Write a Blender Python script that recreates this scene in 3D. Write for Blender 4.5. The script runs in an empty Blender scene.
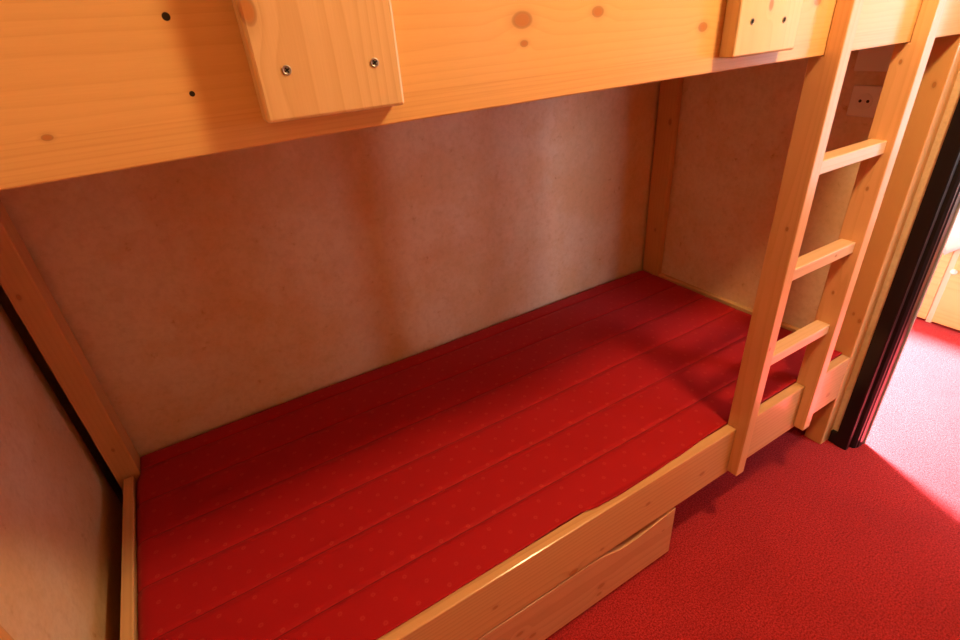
import bpy, bmesh, math, random
from mathutils import Vector, Matrix, noise

random.seed(7)
scene = bpy.context.scene
COL = scene.collection

# ------------------------------------------------------------------ helpers
def link(o, parent=None):
    COL.objects.link(o)
    if parent is not None:
        o.parent = parent
    return o

def thing(name, label, cat, loc=(0, 0, 0), group=None):
    o = bpy.data.objects.new(name, None)
    o.empty_display_size = 0.05
    o.location = loc
    o['label'] = label
    o['category'] = cat
    if group:
        o['group'] = group
    return link(o)

def root_loc(o):
    v = Vector((0, 0, 0))
    while o is not None:
        v += o.location
        o = o.parent
    return v

def obj(name, bm, mat, parent=None, smooth=False, origin=(0, 0, 0)):
    """geometry is written in world coordinates; shift into the parent's frame"""
    me = bpy.data.meshes.new(name)
    off = root_loc(parent) if parent is not None else Vector(origin)
    bmesh.ops.translate(bm, verts=bm.verts, vec=-off)
    bmesh.ops.recalc_face_normals(bm, faces=bm.faces)
    bm.to_mesh(me)
    bm.free()
    if smooth:
        for p in me.polygons:
            p.use_smooth = True
    me.materials.append(mat)
    o = bpy.data.objects.new(name, me)
    if parent is None:
        o.location = off
    return link(o, parent)

def struct(name, bm, mat, parent=None, smooth=False):
    o = obj(name, bm, mat, parent, smooth)
    if parent is None:
        o['kind'] = 'structure'
    return o

def box(bm, x0, x1, y0, y1, z0, z1, bev=0.0, seg=2):
    r = bmesh.ops.create_cube(bm, size=1.0)
    vs = r['verts']
    for v in vs:
        v.co = Vector(((x0 + x1) / 2 + v.co.x * (x1 - x0), (y0 + y1) / 2 + v.co.y * (y1 - y0),
                       (z0 + z1) / 2 + v.co.z * (z1 - z0)))
    if bev > 0:
        es = list({e for v in vs for e in v.link_edges})
        bmesh.ops.bevel(bm, geom=es, offset=bev, segments=seg, affect='EDGES', profile=0.5)
    return bm

def bx(*a, bev=0.0, seg=2):
    return box(bmesh.new(), *a, bev=bev, seg=seg)

def prism(bm, pts, axis, a0, a1, bev=0.0):
    """polygon pts in the two other axes (order x,y,z without axis), extruded along axis"""
    def mk(p, a):
        c = list(p)
        c.insert(axis, a)
        return bm.verts.new(c)
    lo = [mk(p, a0) for p in pts]
    hi = [mk(p, a1) for p in pts]
    n = len(pts)
    bm.faces.new(lo)
    bm.faces.new(hi[::-1])
    for i in range(n):
        bm.faces.new((lo[i], hi[i], hi[(i + 1) % n], lo[(i + 1) % n]))
    if bev > 0:
        bmesh.ops.recalc_face_normals(bm, faces=bm.faces)
        es = [e for e in bm.edges if e.is_valid and len(e.link_faces) == 2 and e.calc_face_angle(0) > 0.5]
        bmesh.ops.bevel(bm, geom=es, offset=bev, segments=2, affect='EDGES', profile=0.5)
    return bm

def lathe(bm, prof, center, axis='y', seg=24):
    """prof = [(radius, along)] turned around the axis through center"""
    rings = []
    c = Vector(center)
    for r, a in prof:
        ring = []
        for k in range(seg):
            t = 2 * math.pi * k / seg
            u, v = r * math.cos(t), r * math.sin(t)
            d = {'y': Vector((u, a, v)), 'x': Vector((a, u, v)), 'z': Vector((u, v, a))}[axis]
            ring.append(bm.verts.new(c + d))
        rings.append(ring)
    for i in range(len(rings) - 1):
        for k in range(seg):
            bm.faces.new((rings[i][k], rings[i][(k + 1) % seg], rings[i + 1][(k + 1) % seg], rings[i + 1][k]))
    bm.faces.new(rings[0])
    bm.faces.new(rings[-1])
    return bm

# ------------------------------------------------------------------ materials
class NT:
    def __init__(self, name):
        self.m = bpy.data.materials.new(name)
        self.m.use_nodes = True
        self.t = self.m.node_tree
        self.b = self.t.nodes['Principled BSDF']

    def n(self, typ, **kw):
        nd = self.t.nodes.new(typ)
        for k, v in kw.items():
            setattr(nd, k, v)
        return nd

    def l(self, a, b):
        self.t.links.new(a, b)

    def put(self, sock, v):
        if hasattr(v, 'is_output') or isinstance(v, bpy.types.NodeSocket):
            self.l(v, sock)
        else:
            sock.default_value = v

    def math(self, op, a, b=0.0, c=None, clamp=False):
        nd = self.n('ShaderNodeMath', operation=op)
        nd.use_clamp = clamp
        self.put(nd.inputs[0], a)
        self.put(nd.inputs[1], b)
        if c is not None:
            self.put(nd.inputs[2], c)
        return nd.outputs[0]

    def vmath(self, op, a, b=(0, 0, 0)):
        nd = self.n('ShaderNodeVectorMath', operation=op)
        self.put(nd.inputs[0], a)
        self.put(nd.inputs[1], b)
        return nd.outputs['Value'] if op in ('LENGTH', 'DISTANCE', 'DOT_PRODUCT') else nd.outputs[0]

    def mix(self, f, a, b, blend='MIX'):
        nd = self.n('ShaderNodeMix', data_type='RGBA', blend_type=blend)
        self.put(nd.inputs[0], f)
        self.put(nd.inputs[6], a)
        self.put(nd.inputs[7], b)
        return nd.outputs[2]

    def noise(self, vec, scale, detail=3.0, rough=0.5):
        nd = self.n('ShaderNodeTexNoise')
        self.put(nd.inputs['Vector'], vec)
        nd.inputs['Scale'].default_value = scale
        nd.inputs['Detail'].default_value = detail
        nd.inputs['Roughness'].default_value = rough
        return nd.outputs[0]

    def ramp(self, f, stops):
        nd = self.n('ShaderNodeValToRGB')
        self.put(nd.inputs[0], f)
        cr = nd.color_ramp
        while len(cr.elements) < len(stops):
            cr.elements.new(0.5)
        for e, (p, c) in zip(cr.elements, stops):
            e.position = p
            e.color = (c[0], c[1], c[2], 1) if not isinstance(c, (int, float)) else (c, c, c, 1)
        return nd.outputs[0]

    def smooth(self, v, a, b, lo=1.0, hi=0.0):
        nd = self.n('ShaderNodeMapRange', interpolation_type='SMOOTHSTEP')
        self.put(nd.inputs[0], v)
        for i, q in enumerate((a, b, lo, hi)):
            nd.inputs[1 + i].default_value = q
        return nd.outputs[0]

    def bump(self, h, strength=0.2, dist=0.002):
        nd = self.n('ShaderNodeBump')
        nd.inputs['Strength'].default_value = strength
        nd.inputs['Distance'].default_value = dist
        self.l(h, nd.inputs['Height'])
        self.l(nd.outputs[0], self.b.inputs['Normal'])

def rgba(c):
    return (c[0], c[1], c[2], 1.0)

PINE = ((0.80, 0.48, 0.17), (0.60, 0.30, 0.09))

def wood(name, along='x', org=(0, 0, 0), pith=(0, 0.5, 0), freq=110.0, knots=(), holes=(), cols=PINE,
         h=0.10, contrast=0.55, rough=0.38, band_z=None, knot_col=(0.46, 0.17, 0.04)):
    """varnished pine. Coordinates are world ones (org = the root's position);
    pith = line around which the growth rings turn; knots and holes = (x,y,z,radius)."""
    m = NT(name)
    tc = m.n('ShaderNodeTexCoord').outputs['Object']
    P = m.vmath('ADD', tc, tuple(org))
    ai = 'xyz'.index(along)
    st = [1, 1, 1]
    st[ai] = 0.06
    S = m.vmath('MULTIPLY', P, tuple(st))
    w1 = m.noise(S, 9.0, 2.0)
    st2 = [1, 1, 1]
    st2[ai] = 0.12
    S2 = m.vmath('MULTIPLY', P, tuple(st2))
    w2 = m.noise(S2, 30.0, 2.0)
    q = [1, 1, 1]
    q[ai] = 0
    D = m.vmath('MULTIPLY', m.vmath('SUBTRACT', P, tuple(pith)), tuple(q))
    R = m.vmath('LENGTH', D)
    R = m.math('ADD', R, m.math('MULTIPLY', m.math('SUBTRACT', w1, 0.5), 0.055))
    R = m.math('ADD', R, m.math('MULTIPLY', m.math('SUBTRACT', w2, 0.5), 0.008))
    kf = None
    kd = None
    kr_ = None
    for (kx, ky, kz, kr) in knots:
        s = [1.0, 1.0, 1.0]
        s[ai] = 0.62
        d = m.vmath('LENGTH', m.vmath('MULTIPLY', m.vmath('SUBTRACT', P, (kx, ky, kz)), tuple(s)))
        d = m.math('DIVIDE', d, kr)
        bulge = m.smooth(d, 0.0, 4.5)
        R = m.math('ADD', R, m.math('MULTIPLY', bulge, kr * 1.1))
        f = m.smooth(d, 0.55, 1.15)
        kf = f if kf is None else m.math('MAXIMUM', kf, f)
        ring = m.math('MULTIPLY', m.smooth(d, 0.9, 2.2), 0.30)
        rim = m.math('MULTIPLY', m.smooth(d, 0.62, 0.85, 0.0, 1.0), m.smooth(d, 0.95, 1.15))
        kr_ = rim if kr_ is None else m.math('MAXIMUM', kr_, rim)
        kd = ring if kd is None else m.math('MAXIMUM', kd, ring)
    g = m.math('FRACT', m.math('MULTIPLY', R, freq))
    band = m.ramp(g, [(0.0, 0.12), (0.45, 0.2), (0.82, 0.75), (0.92, 1.0), (1.0, 0.12)])
    # vary the strength of rings along the board
    amp = m.math('MULTIPLY', band, m.math('ADD', 0.35, m.math('MULTIPLY', w1, 0.9)))
    amp = m.math('MULTIPLY', amp, contrast, clamp=True)
    col = m.mix(amp, rgba(cols[0]), rgba(cols[1]))
    if band_z is not None:      # tight straight growth lines along one edge of the board
        sx = m.n('ShaderNodeSeparateXYZ')
        m.l(P, sx.inputs[0])
        zz = m.math('ADD', sx.outputs[2], m.math('MULTIPLY', m.math('SUBTRACT', w1, 0.5), 0.012))
        fine = m.ramp(m.math('FRACT', m.math('MULTIPLY', zz, 210.0)), [(0.0, 0.0), (0.5, 0.1), (0.85, 0.9), (1.0, 0.0)])
        edge = m.ramp(m.math('MULTIPLY', m.math('SUBTRACT', band_z + 0.012, zz), 25.0), [(0.0, 0.0), (0.17, 0.0), (0.2, 1.0), (0.26, 0.75), (1.0, 0.5)])
        col = m.mix(m.math('MULTIPLY', edge, m.math('ADD', 0.12, m.math('MULTIPLY', fine, 0.45))), col, rgba(cols[1]))
    sf = [160, 160, 160]
    sf[ai] = 5
    fib = m.noise(m.vmath('MULTIPLY', P, tuple(sf)), 5.0, 2.0)
    col = m.mix(m.math('MULTIPLY', fib, 0.22), col, rgba([c * 0.72 for c in cols[1]]))
    big = m.noise(S, 4.0, 1.0)
    col = m.mix(m.math('MULTIPLY', m.smooth(big, 0.35, 0.75, 0.0, 1.0), 0.22), col, rgba([c * 0.95 for c in cols[1]]))
    if kf is not None:
        col = m.mix(kd, col, rgba([c * 0.7 for c in cols[1]]))
        col = m.mix(m.math('MULTIPLY', kf, 0.9), col, rgba(knot_col))
        col = m.mix(m.math('MULTIPLY', kr_, 0.3), col, rgba([c * 0.35 for c in knot_col]))
    for (kx, ky, kz, kr) in holes:
        d = m.vmath('DISTANCE', P, (kx, ky, kz))
        col = m.mix(m.smooth(d, kr * 0.85, kr * 1.1), col, (0.006, 0.004, 0.003, 1))
    m.l(col, m.b.inputs['Base Color'])
    m.b.inputs['Roughness'].default_value = rough
    m.b.inputs['Specular IOR Level'].default_value = 0.4
    m.b.inputs['Coat Weight'].default_value = 0.55
    m.b.inputs['Coat Roughness'].default_value = 0.16
    m.bump(m.math('ADD', m.math('MULTIPLY', band, 0.6), fib), 0.12, 0.0006)
    return m.m

def plain(name, col, rough=0.5, metal=0.0, spec=0.5):
    m = NT(name)
    m.b.inputs['Base Color'].default_value = rgba(col)
    m.b.inputs['Roughness'].default_value = rough
    m.b.inputs['Metallic'].default_value = metal
    m.b.inputs['Specular IOR Level'].default_value = spec
    tc = m.n('ShaderNodeTexCoord').outputs['Object']
    nz = m.noise(tc, 60.0, 3.0)
    c = m.mix(m.math('MULTIPLY', nz, 0.18), rgba(col), rgba([q * 0.75 for q in col]))
    m.l(c, m.b.inputs['Base Color'])
    return m.m

def plaster(name, base, warm, dark):
    m = NT(name)
    tc = m.n('ShaderNodeTexCoord').outputs['Object']
    a = m.noise(tc, 3.2, 5.0, 0.62)
    b = m.noise(m.vmath('ADD', tc, (7.3, 1.1, 4.7)), 11.0, 4.0, 0.6)
    c = m.noise(m.vmath('ADD', tc, (2.3, 9.1, 3.7)), 38.0, 3.0, 0.6)
    e = m.noise(m.vmath('ADD', tc, (5.1, 0.4, 8.8)), 75.0, 3.0, 0.65)
    col = m.mix(m.math('MULTIPLY', m.smooth(a, 0.36, 0.66, 0, 1), 0.85), rgba(base), rgba(warm))
    col = m.mix(m.math('MULTIPLY', m.smooth(b, 0.48, 0.70, 0, 1), 0.55), col, rgba(warm))
    col = m.mix(m.math('MULTIPLY', m.smooth(c, 0.50, 0.72, 0, 1), 0.30), col, rgba([q * 0.8 for q in warm]))
    col = m.mix(m.math('MULTIPLY', m.smooth(e, 0.42, 0.62, 0, 1), 0.16), col, rgba([q * 0.7 for q in warm]))
    fle = m.math('MULTIPLY', m.smooth(c, 0.62, 0.76, 0, 1), m.smooth(b, 0.48, 0.62, 0, 1))
    col = m.mix(m.math('MULTIPLY', fle, 0.7), col, rgba(dark))
    m.l(col, m.b.inputs['Base Color'])
    m.b.inputs['Roughness'].default_value = 0.55
    m.b.inputs['Specular IOR Level'].default_value = 0.3
    m.bump(m.math('ADD', m.math('MULTIPLY', c, 0.5), b), 0.12, 0.003)
    return m.m

def carpet(name):
    m = NT(name)
    tc = m.n('ShaderNodeTexCoord').outputs['Object']
    a = m.noise(tc, 230.0, 3.0, 0.85)
    b = m.noise(tc, 95.0, 3.0, 0.6)
    c = m.noise(tc, 5.0, 3.0, 0.6)
    col = m.mix(m.smooth(a, 0.36, 0.66, 0, 1), (0.22, 0.006, 0.008, 1), (0.62, 0.042, 0.046, 1))
    col = m.mix(m.math('MULTIPLY', m.smooth(c, 0.4, 0.7, 0, 1), 0.25), col, (0.24, 0.012, 0.015, 1))
    # small trodden-in specks
    s = m.noise(m.vmath('ADD', tc, (3, 5, 1)), 26.0, 2.0)
    col = m.mix(m.math('MULTIPLY', m.smooth(s, 0.70, 0.78, 0, 1), 0.4), col, (0.12, 0.008, 0.010, 1))
    m.l(col, m.b.inputs['Base Color'])
    m.b.inputs['Roughness'].default_value = 0.75
    m.b.inputs['Specular IOR Level'].default_value = 0.1
    m.b.inputs['Sheen Weight'].default_value = 0.12
    m.b.inputs['Sheen Roughness'].default_value = 0.4
    m.b.inputs['Sheen Tint'].default_value = (1.0, 0.75, 0.8, 1)
    m.bump(m.math('ADD', a, m.math('MULTIPLY', b, 0.7)), 0.8, 0.004)
    return m.m

SEAMS = [0.132, 0.265, 0.398, 0.531, 0.664, 0.797]
def ticking(name, org):
    """red mattress cover woven with a diagonal lattice of small pale rings"""
    m = NT(name)
    tc = m.n('ShaderNodeTexCoord').outputs['Object']
    P = m.vmath('ADD', tc, tuple(org))
    sx = m.n('ShaderNodeSeparateXYZ')
    m.l(P, sx.inputs[0])
    X, Y = sx.outputs[0], sx.outputs[1]
    s = m.math('ADD', m.math('DIVIDE', m.math('ADD', X, Y), 0.0675), 0.17)
    t = m.math('ADD', m.math('DIVIDE', m.math('SUBTRACT', X, Y), 0.0675), 0.33)
    fs = m.math('SUBTRACT', m.math('FRACT', s), 0.5)
    ft = m.math('SUBTRACT', m.math('FRACT', t), 0.5)
    d = m.math('SQRT', m.math('ADD', m.math('MULTIPLY', fs, fs), m.math('MULTIPLY', ft, ft)))
    nz = m.noise(P, 260.0, 2.0)
    d = m.math('ADD', d, m.math('MULTIPLY', m.math('SUBTRACT', nz, 0.5), 0.06))
    ring = m.math('MULTIPLY', m.smooth(d, 0.075, 0.12), m.math('ADD', 0.35, m.math('MULTIPLY', m.smooth(d, 0.02, 0.06, 0, 1), 0.65)))
    weave = m.noise(m.vmath('MULTIPLY', P, (600, 900, 600)), 1.0, 2.0)
    col = m.mix(weave, (0.345, 0.002, 0.006, 1), (0.46, 0.006, 0.011, 1))
    soft = m.noise(P, 6.0, 2.0)
    col = m.mix(m.math('MULTIPLY', soft, 0.25), col, (0.32, 0.003, 0.008, 1))
    st = None
    for sy in SEAMS:
        q = m.smooth(m.math('ABSOLUTE', m.math('SUBTRACT', Y, sy)), 0.0009, 0.0018)
        st = q if st is None else m.math('MAXIMUM', st, q)
    col = m.mix(m.math('MULTIPLY', st, 0.6), col, (0.12, 0.002, 0.004, 1))
    col = m.mix(m.math('MULTIPLY', ring, 0.15), col, (0.80, 0.15, 0.09, 1))
    m.l(col, m.b.inputs['Base Color'])
    m.b.inputs['Roughness'].default_value = 0.7
    m.b.inputs['Specular IOR Level'].default_value = 0.25
    m.b.inputs['Sheen Weight'].default_value = 0.15
    m.b.inputs['Sheen Tint'].default_value = (1.0, 0.35, 0.35, 1)
    m.bump(weave, 0.15, 0.0008)
    return m.m

M_wall = plaster('sponged_plaster', (0.76, 0.61, 0.43), (0.70, 0.46, 0.24), (0.46, 0.22, 0.08))
M_white = plaster('white_plaster', (0.82, 0.80, 0.78), (0.80, 0.77, 0.74), (0.7, 0.68, 0.66))
M_carpet = carpet('red_carpet')
M_black = plain('black_gloss_paint', (0.008, 0.007, 0.008), 0.30, 0.0, 0.35)
M_grey = plain('glare_grey', (0.35, 0.33, 0.33), 0.45)  # grey of the glare beside the black door frame
M_plate = plain('cream_plastic', (0.78, 0.72, 0.66), 0.35)
M_dark = plain('dark_hole', (0.01, 0.008, 0.007), 0.6)
M_screw = plain('screw_steel', (0.42, 0.39, 0.36), 0.4, 0.85)
M_linen = plain('white_linen', (0.85, 0.83, 0.84), 0.8, 0, 0.2)
M_knob = plain('white_knob', (0.85, 0.83, 0.80), 0.3)

# ------------------------------------------------------------------ key dimensions (metres)
W = 0.874          # back wall
XR = 1.957         # cabin side of the partition on the right
XL = -0.10         # left wall
ZB = 1.228         # underside of the upper side board
ZR = 0.359         # top of the lower front rail
CEIL = 2.12
XF = 3.05          # front of the far bed

# ------------------------------------------------------------------ setting
struct('floor', bx(-0.42, 4.6, -2.4, 2.0, -0.06, 0.0), M_carpet)
# recess added in the left corner so the gap stays black: the back wall starts behind the post, the left one stops short
bm = bx(-0.058, XR, W, W + 0.04, 0.0, CEIL)
box(bm, -0.40, -0.058, W + 0.20, W + 0.24, 0.0, CEIL)
box(bm, -0.058, -0.02, W + 0.04, W + 0.24, 0.0, CEIL)
struct('wall_back', bm, M_wall)
bm = bx(XL - 0.03, XL, -1.36, 0.848, 0.0, CEIL)
box(bm, -0.40, -0.36, 0.80, W + 0.24, 0.0, CEIL)
box(bm, -0.40, XL - 0.03, 0.78, 0.80, 0.0, CEIL)
struct('wall_left', bm, M_wall)
m_panel = wood('pine_panelling', 'x', (0, 0, 0), pith=(0, -1.0, 0.9), freq=60, cols=((0.34, 0.16, 0.055), (0.24, 0.10, 0.03)))
struct('ceiling', bx(-0.42, 4.6, -2.4, 2.0, CEIL, CEIL + 0.06), m_panel)
struct('wall_front', bx(XL, XR, -1.36, -1.30, 0.0, CEIL), m_panel)
# partition on the right with the doorway
DY0, DY1, DZ = -1.06, -0.076, 2.02
bm = bmesh.new()
box(bm, XR, 2.018, -0.022, 1.70, 0.046, CEIL)
box(bm, XR, 2.018, -0.022, 1.70, 0.0, 0.046)
box(bm, XR, 2.018, -1.36, DY0 - 0.03, 0.0, CEIL)
box(bm, XR, 2.018, DY0 - 0.03, -0.022, DZ + 0.03, CEIL)
struct('wall_right', bm, M_wall)

# black door frame: architrave, rounded stop, jamb on each side, head over both
def frame_profile(sign, y):
    # polygon (x, y); sign=+1 grows towards +y (jamb on the bunk side)
    # flat casing, quirk, rounded bead and stop
    p = [(1.943, 0.020), (1.945, 0.016), (1.962, 0.016), (1.966, 0.020), (1.970, 0.020), (1.973, 0.010), (1.979, 0.004), (1.986, 0.003),
         (1.990, 0.0), (2.018, 0.0), (2.021, 0.003), (2.021, 0.054), (1.957, 0.054), (1.943, 0.054)]
    return [(x, y + sign * v) for x, v in p]
door = bpy.data.objects.new('door_1', None)
door['kind'] = 'structure'
door.location = (1.98, -0.47, 0)
link(door)
obj('door_jamb', prism(bmesh.new(), frame_profile(1, DY1), 2, 0.0, DZ + 0.03), M_black, door)
obj('door_jamb', prism(bmesh.new(), frame_profile(-1, DY0), 2, 0.0, DZ + 0.03), M_black, door)
obj('door_head', bx(1.943, 2.021, DY0, DY1, DZ, DZ + 0.05, bev=0.003), M_black, door)
obj('plinth_block', bx(1.946, 1.957, -0.024, -0.002, 0.0, 0.046, bev=0.001), M_black, door)
obj('glare_strip', bx(2.0215, 2.030, DY1 - 0.004, DY1 + 0.03, 0.0, DZ, bev=0.002), M_grey, door)  # grey strip added to stand in for glare along the frame's far edge

# the bright room beyond
def wall_hole(name, fixed_axis, f0, f1, a0, a1, h0, h1, H=CEIL):
    bm = bmesh.new()
    (s0, s1) = (2.018, 4.56) if fixed_axis == 'y' else (-2.36, 1.70)
    parts = [(s0, a0, 0, H), (a1, s1, 0, H), (a0, a1, 0, h0), (a0, a1, h1, H)]
    for p0, p1, z0, z1 in parts:
        if fixed_axis == 'y':
            box(bm, p0, p1, f0, f1, z0, z1)
        else:
            box(bm, f0, f1, p0, p1, z0, z1)
    return struct(name, bm, m_panel)
wall_hole('wall_far_left', 'y', 1.70, 1.76, 2.25, 3.75, 0.75, 2.0)
wall_hole('wall_far', 'x', 4.50, 4.56, -2.05, -0.80, 0.06, 2.0)
wall_hole('wall_far_right', 'y', -2.36, -2.30, 2.10, 3.15, 0.95, 2.0)
struct('wall_far_front', bx(1.957, 2.018, -2.36, -1.36, 0.0, CEIL), m_panel)

def window(name, axis, c, a0, a1, z0, z1):
    bm = bmesh.new()
    t = 0.04
    def b(p0, p1, q0, q1):
        if axis == 'y':
            box(bm, p0, p1, c - 0.02, c + 0.02, q0, q1)
        else:
            box(bm, c - 0.02, c + 0.02, p0, p1, q0, q1)
    b(a0, a0 + t, z0, z1)
    b(a1 - t, a1, z0, z1)
    b(a0 + t, a1 - t, z0, z0 + t)
    b(a0 + t, a1 - t, z1 - t, z1)
    return struct(name, bm, M_white)
window('window_1', 'y', 1.73, 2.25, 3.75, 0.75, 2.0)
window('window_3', 'x', 4.53, -2.05, -0.80, 0.06, 2.0)
window('window_2', 'y', -2.33, 2.10, 3.15, 0.95, 2.0)

# ------------------------------------------------------------------ bunk bed
BED = Vector((0.93, 0.43, 0.0))
bed = thing('bunk_bed', 'varnished pine bunk bed built along the plaster wall, red mattress in its lower berth', 'bunk bed', BED)

m_board = wood('pine_upper_board', 'x', BED, pith=(0, 0.09, 1.42), freq=105, contrast=0.36, band_z=1.252, cols=((0.79, 0.48, 0.19), (0.60, 0.30, 0.09)),
               knots=[(0.705, 0, 1.316, 0.0085), (0.82, 0, 1.319, 0.006), (0.707, 0, 1.292, 0.0035), (1.021, 0, 1.291, 0.006),
                      (1.30, 0, 1.312, 0.006), (1.42, 0, 1.29, 0.006), (1.60, 0, 1.32, 0.005), (0.232, 0, 1.258, 0.0025)],
               holes=[(0.345, 0, 1.337, 0.0033), (0.346, 0, 1.278, 0.0024)])
board_outline = [(-0.060, ZB - 0.008), (0.15, ZB - 0.005), (0.45, ZB - 0.001), (0.8, ZB), (XR - 0.001, ZB), (XR - 0.001, 1.47), (-0.060, 1.47)]
obj('side_board', prism(bmesh.new(), board_outline, 1, 0.0, 0.025, bev=0.0018), m_board, bed)

m_rail = wood('pine_lower_rail', 'x', BED, pith=(0, 0.06, 0.20), freq=95, contrast=0.7, cols=((0.74, 0.44, 0.20), (0.54, 0.27, 0.10)),
              knots=[(1.042, 0, 0.286, 0.0045), (1.242, 0, 0.266, 0.0055), (0.897, 0, 0.228, 0.0035), (0.811, 0, 0.213, 0.008),
                     (1.834, 0, 0.248, 0.006), (0.60, 0, 0.27, 0.004)])
obj('front_rail', bx(-0.055, 1.905, 0.0, 0.0255, 0.202, ZR, bev=0.0025), m_rail, bed)
m_post = wood('pine_post', 'z', BED, pith=(2.12, 0.03, 0), freq=75, contrast=0.4, cols=((0.68, 0.37, 0.14), (0.54, 0.26, 0.08)),
              knots=[(1.905, 0.022, 1.123, 0.004), (1.905, 0.010, 0.484, 0.004), (1.905, 0.030, 0.50, 0.003),
                     (1.93, 0.80, 0.967, 0.006), (1.93, 0.816, 0.545, 0.004),
                     (-0.050, 0.789, 0.888, 0.004), (-0.040, 0.789, 0.447, 0.003)])
obj('corner_post', bx(1.905, XR - 0.001, 0.0, 0.057, 0.0, ZB, bev=0.003), m_post, bed)
obj('corner_post', bx(-0.062, -0.030, 0.0262, 0.062, 0.0, 1.30, bev=0.003), m_post, bed)
obj('corner_post', bx(1.931, XR - 0.001, 0.780, W - 0.010, 0.0, 1.30, bev=0.003), m_post, bed)
obj('corner_post', bx(-0.067, -0.013, 0.789, W - 0.010, 0.0, 1.30, bev=0.003), m_post, bed)
m_end = wood('pine_end_board', 'y', BED, pith=(0.3, 0, 0.30), freq=80, cols=((0.76, 0.49, 0.22), (0.58, 0.33, 0.13)))
obj('end_board', bx(-0.050, -0.0265, 0.063, 0.779, 0.20, 0.357, bev=0.002), m_end, bed)
obj('end_board', bx(1.936, XR - 0.001, 0.058, 0.779, 0.20, 0.358, bev=0.002), m_end, bed)
m_base = wood('pine_base', 'x', BED, pith=(0, 0.4, 0.9), freq=60)
obj('bed_base', bx(-0.025, 1.934, 0.027, W - 0.095, 0.212, 0.228), m_base, bed)
obj('upper_bed_base', bx(-0.060, XR - 0.002, 0.0265, W - 0.002, 1.305, 1.325), m_base, bed)

# vertical guard posts screwed on the face of the upper board
m_gp = wood('pine_guard_post', 'z', BED, pith=(0.44, 0.05, 0), freq=150, contrast=0.7,
            knots=[(0.405, -0.025, 1.337, 0.007)], cols=((0.80, 0.55, 0.28), (0.62, 0.36, 0.15)))
m_gp2 = wood('pine_guard_post_pale', 'z', BED, pith=(1.12, 0.06, 0), freq=120, contrast=0.55,
             knots=[(1.135, -0.025, 1.312, 0.005)], cols=((0.80, 0.57, 0.31), (0.66, 0.42, 0.20)))
def guard(x0, x1, mat, screws):
    g = obj('guard_post', bx(x0, x1, -0.0255, -0.0005, 1.2475, 1.62, bev=0.003), mat, bed)
    for sx, sz, deep in screws:
        b = bmesh.new()
        # countersunk cross-head screw: dished head, cross recess standing in as a sunk star
        r = 0.0043
        lathe(b, [(r, 0.0003), (r, -0.0004), (r * 0.80, -0.0007), (r * 0.62, -0.0002), (r * 0.35, 0.0)], (sx, -0.0258, sz), 'y', 20)
        s = obj('screw', b, M_screw, g, smooth=False)
        b = bmesh.new()
        for a in (0.5, 0.5 + math.pi / 2):
            ca, sa = math.cos(a), math.sin(a)
            L, T = r * 0.55, r * 0.16
            pts = [(sx + ca * u - sa * v, sz + sa * u + ca * v) for u, v in ((-L, -T), (L, -T), (L, T), (-L, T))]
            prism(b, pts, 1, -0.0266, -0.0262)
        b2 = bmesh.new()
        me = bpy.data.meshes.new('tmp')
        b.to_mesh(me); b.free()
        b2.from_mesh(me); bpy.data.meshes.remove(me)
        c = obj('cross_recess', b2, M_dark, g)
        s.data.materials.append(M_dark)
        # join the recess into the screw's own mesh
        bm3 = bmesh.new()
        bm3.from_mesh(s.data)
        n0 = len(bm3.faces)
        bm3.from_mesh(c.data)
        bm3.faces.ensure_lookup_table()
        for i in range(n0, len(bm3.faces)):
            bm3.faces[i].material_index = 1
        bm3.to_mesh(s.data); bm3.free()
        cd = c.data
        bpy.data.objects.remove(c); bpy.data.meshes.remove(cd)
    return g
guard(0.3985, 0.537, m_gp, [(0.426, 1.290, 0), (0.510, 1.289, 0)])
guard(1.064, 1.217, m_gp2, [(1.096, 1.293, 0), (1.174, 1.291, 0)])

# ------------------------------------------------------------------ mattress
MAT = Vector((0.955, 0.447, 0.228))
seams = SEAMS
ys = []
edges = [0.0] + seams + [0.874]
def front_edge(x):
    pts = [(-0.1, 0.022), (0.36, 0.021), (0.63, 0.022), (0.80, 0.0255), (0.85, 0.024), (0.89, 0.0155), (0.96, 0.0125), (1.06, 0.014), (1.14, 0.017),
           (1.33, 0.0268), (1.5, 0.0262), (1.72, 0.0268), (2.0, 0.025)]
    for (a, u), (b, v) in zip(pts, pts[1:]):
        if a <= x <= b:
            t = (x - a) / (b - a)
            t = t * t * (3 - 2 * t)
            return u + (v - u) * t
    return 0.022
def top_z(x, y):
    z = 0.354 + 0.009 * max(0.0, 1 - y / 0.25) ** 1.5
    # quilted channels between the seams
    lo, hi = 0.02, 0.866
    for e in seams:
        if e <= y:
            lo = e
    for e in reversed(seams):
        if e > y:
            hi = e
    u = (y - lo) / (hi - lo)
    z += 0.0014 * (1 - (2 * u - 1) ** 2) ** 0.6 if 0 <= u <= 1 else 0
    for s in seams:
        d = abs(y - s)
        if d < 0.0035:
            z -= 0.0017 * (1 - d / 0.0035)
    z += 0.0035 * noise.noise(Vector((x * 2.2, y * 3.0, 1.7)))
    return z
yl = [0.006 * 0]
yl = []
def addspan(a, b, n):
    for i in range(n):
        yl.append(a + (b - a) * i / n)
prev = 0.034
for s in seams:
    addspan(prev, s - 0.0035, 9)
    yl += [s - 0.0035, s - 0.0017, s, s + 0.0017]
    prev = s + 0.0035
addspan(prev, 0.850, 6)
yl.append(0.850)
NX = 150
bm = bmesh.new()
rows = []
x0, x1 = -0.024, 1.933
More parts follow.
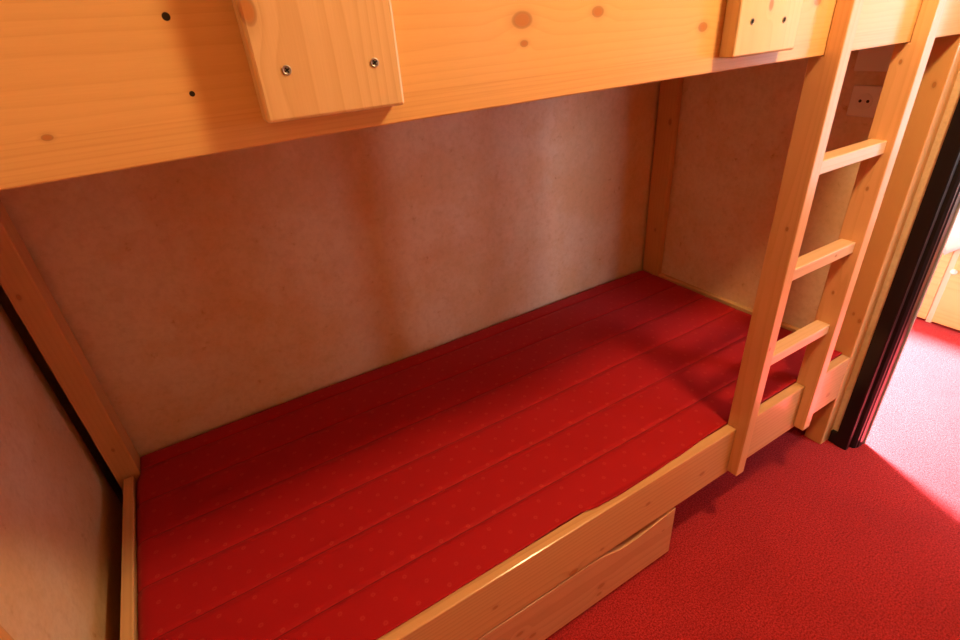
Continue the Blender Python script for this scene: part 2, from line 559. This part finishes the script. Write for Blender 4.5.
for i in range(NX + 1):
    t = i / NX
    x = x0 + (x1 - x0) * t
    e = min(x - x0, x1 - x)
    fe = front_edge(x)
    col = []
    zt = top_z(x, 0.034)
    # lower front (inside the rail), swelling over the rail's top edge, then over the top
    col += [(x, 0.0285, 0.229), (x, 0.0285, 0.350), (x, 0.0272, 0.3592), (x, (fe + 0.0272) / 2, 0.3602), (x, fe, 0.3625),
            (x, fe + 0.001, 0.3650), (x, fe + 0.004, zt - 0.0005), (x, 0.031, zt)]
    for y in yl:
        col.append((x, y, top_z(x, y)))
    zb = top_z(x, 0.85)
    col += [(x, 0.860, zb - 0.004), (x, 0.867, zb - 0.016), (x, 0.868, 0.30), (x, 0.868, 0.229)]
    # drop a little at both ends
    dz = 0.0
    if e < 0.02:
        dz = 0.012 * (1 - e / 0.02) ** 2
    vs = []
    for (a, b_, c) in col:
        if c > 0.33:
            c -= dz
        vs.append(bm.verts.new((a, b_, c)))
    rows.append(vs)
for r0, r1 in zip(rows, rows[1:]):
    for j in range(len(r0) - 1):
        bm.faces.new((r0[j], r1[j], r1[j + 1], r0[j + 1]))
    bm.faces.new((r0[-1], r1[-1], r1[0], r0[0]))
bm.faces.new(rows[0][::-1])
bm.faces.new(rows[-1])
# keep clear of the two back posts
for v in bm.verts:
    if v.co.y > 0.775:
        if v.co.x < -0.0122:
            v.co.x = -0.0122
        if v.co.x > 1.9295:
            v.co.x = 1.9295
m_mat = ticking('red_ticking', MAT)
mt = obj('mattress', bm, m_mat, None, smooth=True, origin=MAT)
mt['label'] = 'red dotted mattress with stitched channels lying in the lower berth'
mt['category'] = 'mattress'

# ------------------------------------------------------------------ ladder
LAD = Vector((1.525, 0.0, 0.0))
lad = thing('bunk_ladder', 'pine ladder with two uprights and flat rungs hooked on the front of the bunk bed', 'ladder', LAD)
m_st1 = wood('pine_upright', 'z', LAD, pith=(1.30, 0.02, 0), freq=130, contrast=0.6, cols=((0.80, 0.46, 0.22), (0.66, 0.34, 0.13)),
             knots=[(1.353, -0.009, 0.909, 0.003), (1.353, 0.008, 0.356, 0.004), (1.3625, -0.03, 0.62, 0.003), (1.6618, 0.005, 1.192, 0.003),
                    (1.6618, 0.0, 0.66, 0.003), (1.6618, -0.005, 0.93, 0.003)])
def upright(x0, x1):
    # side outline in (y, z): one deep plank notched over the rail and under the board
    pts = [(-0.030, 0.213), (-0.0008, 0.213), (-0.0008, ZR + 0.0006), (0.0250, ZR + 0.0006), (0.0250, ZB - 0.0008), (-0.0008, ZB - 0.0008), (-0.0008, 1.56), (-0.030, 1.56)]
    return obj('upright', prism(bmesh.new(), pts, 0, x0, x1, bev=0.002), m_st1, lad)
upright(1.3535, 1.3850)
upright(1.6618, 1.6950)
m_rg = wood('pine_rung', 'x', LAD, pith=(0, 0.12, 0.7), freq=90, contrast=0.6,
            knots=[(1.58, -0.016, 0.790, 0.003)], cols=((0.82, 0.54, 0.31), (0.66, 0.40, 0.19)))
for z0, z1 in ((1.010, 1.0385), (0.775, 0.8035), (0.545, 0.573)):
    obj('rung', bx(1.3855, 1.6613, -0.0165, 0.018, z0, z1, bev=0.002), m_rg, lad)

# ------------------------------------------------------------------ drawer under the bed
DR = Vector((0.62, 0.2, 0.0))
dr = thing('under_bed_drawer', 'pine drawer with a scooped finger grip, standing on the carpet under the lower rail', 'drawer', DR)
m_dr = wood('pine_drawer_front', 'x', DR, pith=(0, 0.07, 0.12), freq=80, contrast=0.7, cols=((0.72, 0.40, 0.21), (0.54, 0.26, 0.12)),
            knots=[(0.905, 0, 0.077, 0.007), (0.900, 0, 0.048, 0.005), (0.692, 0, 0.072, 0.006), (0.657, 0, 0.113, 0.006), (1.12, 0, 0.13, 0.003)])
top = [(0.10, 0.1940), (0.86, 0.1940)]
for x, z in ((0.895, 0.192), (0.925, 0.185), (0.955, 0.1745), (0.985, 0.1705), (1.02, 0.171), (1.05, 0.1745), (1.085, 0.180), (1.12, 0.1855), (1.145, 0.189), (1.158, 0.191)):
    top.append((x, z))
outline = [(0.10, 0.016)] + top + [(1.159, 0.016)]
obj('drawer_front', prism(bmesh.new(), outline, 1, 0.0015, 0.0195, bev=0.0015), m_dr, dr)
m_box = wood('pine_drawer_box', 'y', DR, pith=(0.6, 0, 0.5), freq=60)
obj('side_panel', bx(1.137, 1.152, 0.020, 0.62, 0.016, 0.165, bev=0.001), m_box, dr)
obj('side_panel', bx(0.107, 0.122, 0.020, 0.62, 0.016, 0.165, bev=0.001), m_box, dr)
obj('back_panel', bx(0.1225, 1.1365, 0.605, 0.620, 0.016, 0.165, bev=0.001), m_box, dr)
obj('bottom_panel', bx(0.1225, 1.1365, 0.020, 0.6045, 0.018, 0.026), m_box, dr)
for wx in (0.16, 1.10):
    for wy in (0.08, 0.55):
        b = lathe(bmesh.new(), [(0.011, -0.008), (0.0125, -0.006), (0.0125, 0.006), (0.011, 0.008)], (wx, wy, 0.0128), 'x', 20)
        obj('wheel', b, M_dark, dr, smooth=False)

# ------------------------------------------------------------------ wall fittings on the partition
so = thing('wall_socket', 'square cream power socket with two pin holes on the wall behind the ladder', 'socket', (XR, 0.18, 1.072))
obj('cover_plate', bx(XR - 0.010, XR - 0.0003, 0.145, 0.217, 1.033, 1.111, bev=0.003), M_plate, so)
bm = lathe(bmesh.new(), [(0.0205, -0.0012), (0.0205, 0.0), (0.0185, 0.0008), (0.0165, 0.0014)], (XR - 0.0105, 0.180, 1.072), 'x', 28)
obj('socket_face', bm, plain('cream_plastic_inner', (0.74, 0.68, 0.62), 0.4), so)
for yy in (0.1705, 0.1895):
    obj('pin_hole', lathe(bmesh.new(), [(0.0040, -0.0006), (0.0040, 0.0004)], (XR - 0.0113, yy, 1.073), 'x', 14), M_dark, so)
jb = thing('junction_box', 'blank cream wall box just above the power socket, half behind the upper board', 'box', (XR, 0.18, 1.19))
obj('box_body', bx(XR - 0.022, XR - 0.0003, 0.140, 0.222, 1.146, 1.235, bev=0.003), M_plate, jb)
obj('lid_seam', bx(XR - 0.0228, XR - 0.0221, 0.146, 0.216, 1.152, 1.229, bev=0.0003), M_plate, jb)

# ------------------------------------------------------------------ far bed seen through the doorway
FB = Vector((3.5, 0.6, 0.0))
fb = thing('pine_bed', 'pine bed with drawer fronts in the bright room beyond the doorway', 'bed', FB)
m_fb = wood('pine_far_bed', 'y', FB, pith=(3.2, 0, 0.15), freq=70, knots=[(XF, 0.05, 0.22, 0.008), (XF, 0.25, 0.10, 0.008)],
            cols=((0.80, 0.52, 0.24), (0.62, 0.35, 0.13)))
pA = obj('drawer_front', bx(XF, XF + 0.02, 0.168, 1.05, 0.012, 0.398, bev=0.003), m_fb, fb)
pB = obj('drawer_front', bx(XF, XF + 0.02, -0.75, 0.146, 0.012, 0.398, bev=0.003), m_fb, fb)
obj('divider', bx(XF + 0.008, XF + 0.03, 0.1465, 0.1675, 0.0, 0.398), plain('pale_edge', (0.80, 0.62, 0.55), 0.5), fb)
b = lathe(bmesh.new(), [(0.005, 0.0), (0.005, -0.008), (0.011, -0.014), (0.012, -0.020), (0.008, -0.025), (0.003, -0.026)], (XF, 0.135, 0.268), 'x', 20)
obj('knob', b, M_knob, pB, smooth=True)
obj('bed_frame', bx(XF + 0.031, 4.2, -0.75, 1.05, 0.0, 0.398), m_fb, fb)
# white duvet lying on it, one corner hanging down over the front
bm = bmesh.new()
NXd, NYd = 26, 60
grid = []
for j in range(NYd + 1):
    y = -0.74 + 1.80 * j / NYd
    hang = 0.022 + 0.060 * max(0.0, 1 - abs(y - 0.19) / (0.045 if y > 0.19 else 0.06)) + 0.008 * math.sin(y * 9)
    col = []
    Z = 0.418
    prof = [(XF - 0.014, Z - hang), (XF - 0.018, Z - hang * 0.5), (XF - 0.016, Z + 0.004), (XF - 0.006, Z + 0.05), (XF + 0.02, Z + 0.12), (XF + 0.08, Z + 0.18),
            (XF + 0.25, Z + 0.21), (XF + 0.6, Z + 0.22), (XF + 1.0, Z + 0.20), (XF + 1.13, Z + 0.15), (XF + 1.14, Z - 0.010), (XF + 0.05, Z - 0.0165), (XF - 0.004, Z - 0.0165), (XF - 0.006, Z - hang)]
    for k, (px, pz) in enumerate(prof):
        n = noise.noise(Vector((px * 5, y * 5, k * 0.1))) * (0.012 if 3 <= k <= 9 else 0.002)
        col.append(bm.verts.new((px - abs(n) * 0.4 if k < 4 else px, y, pz + (n if 3 <= k <= 9 else 0))))
    grid.append(col)
for c0, c1 in zip(grid, grid[1:]):
    n = len(c0)
    for k in range(n):
        bm.faces.new((c0[k], c0[(k + 1) % n], c1[(k + 1) % n], c1[k]))
bm.faces.new(grid[0])
bm.faces.new(grid[-1][::-1])
dv = obj('duvet', bm, M_linen, None, smooth=True, origin=(3.55, 0.15, 0.40))
dv['label'] = 'white duvet on the far pine bed, its pointed corner hanging over the front'
dv['category'] = 'duvet'

# ------------------------------------------------------------------ light
LAMP, DAY1, DAY2, SUN, DAY3 = 65, 85, 64, 112, 22
def lamp(name, typ, loc, energy, color, **kw):
    d = bpy.data.lights.new(name, typ)
    d.energy = energy
    d.color = color
    for k, v in kw.items():
        setattr(d, k, v)
    o = bpy.data.objects.new(name, d)
    o.location = loc
    return link(o)
# warm lamp hanging just under the cabin's ceiling
lamp('ceiling_lamp_light', 'POINT', (1.26, -0.42, 1.98), LAMP, (1.0, 0.70, 0.34), shadow_soft_size=0.07)
# daylight entering through the windows and the glazed door of the far room
a = lamp('window_daylight', 'AREA', (3.00, 1.76, 1.38), DAY1, (0.93, 0.90, 1.0), shape='RECTANGLE', size=1.5, size_y=1.25)
a.rotation_euler = (math.radians(-90), 0, 0)
a = lamp('window_daylight', 'AREA', (2.625, -2.36, 1.48), DAY2, (0.92, 0.86, 1.0), shape='RECTANGLE', size=1.05, size_y=1.05)
a.rotation_euler = (math.radians(90), 0, 0)
a = lamp('window_daylight', 'AREA', (4.565, -1.425, 1.03), DAY3, (0.90, 0.90, 1.0), shape='RECTANGLE', size=1.25, size_y=1.94)
a.rotation_euler = (math.radians(90), 0, math.radians(90))
# low sun through the window beyond the far bed's head
sn = lamp('sun', 'SUN', (3.3, 3.0, 3.0), SUN, (1.0, 0.92, 1.0), angle=math.radians(12))
el = math.radians(40)
dv_ = Vector((-0.30 * math.cos(el), -0.954 * math.cos(el), -math.sin(el)))
sn.rotation_euler = dv_.to_track_quat('-Z', 'Y').to_euler()

w = bpy.data.worlds.new('daylight')
scene.world = w
w.use_nodes = True
nt = w.node_tree
bg = nt.nodes['Background']
sky = nt.nodes.new('ShaderNodeTexSky')
sky.sky_type = 'HOSEK_WILKIE'
nt.links.new(sky.outputs[0], bg.inputs[0])
bg.inputs[1].default_value = 0.6

# ------------------------------------------------------------------ camera
cam = bpy.data.cameras.new('camera')
cam.sensor_width = 36.0
cam.lens = 509.258 * 36.0 / 960.0
cam.clip_start = 0.02
co = bpy.data.objects.new('camera', cam)
r = Vector((0.85210866, -0.5186917, -0.06978356))
u = Vector((0.3086363, 0.39033069, 0.86740163))
f = Vector((0.42267536, 0.76065818, -0.49269125))
mw = Matrix(((r.x, u.x, -f.x, 0.3107493), (r.y, u.y, -f.y, -0.55345569), (r.z, u.z, -f.z, 1.30866313), (0, 0, 0, 1)))
co.matrix_world = mw
link(co)
scene.camera = co
scene.view_settings.view_transform = 'Standard'
scene.view_settings.look = 'None'
scene.view_settings.exposure = 0.0
scene.view_settings.gamma = 1.0
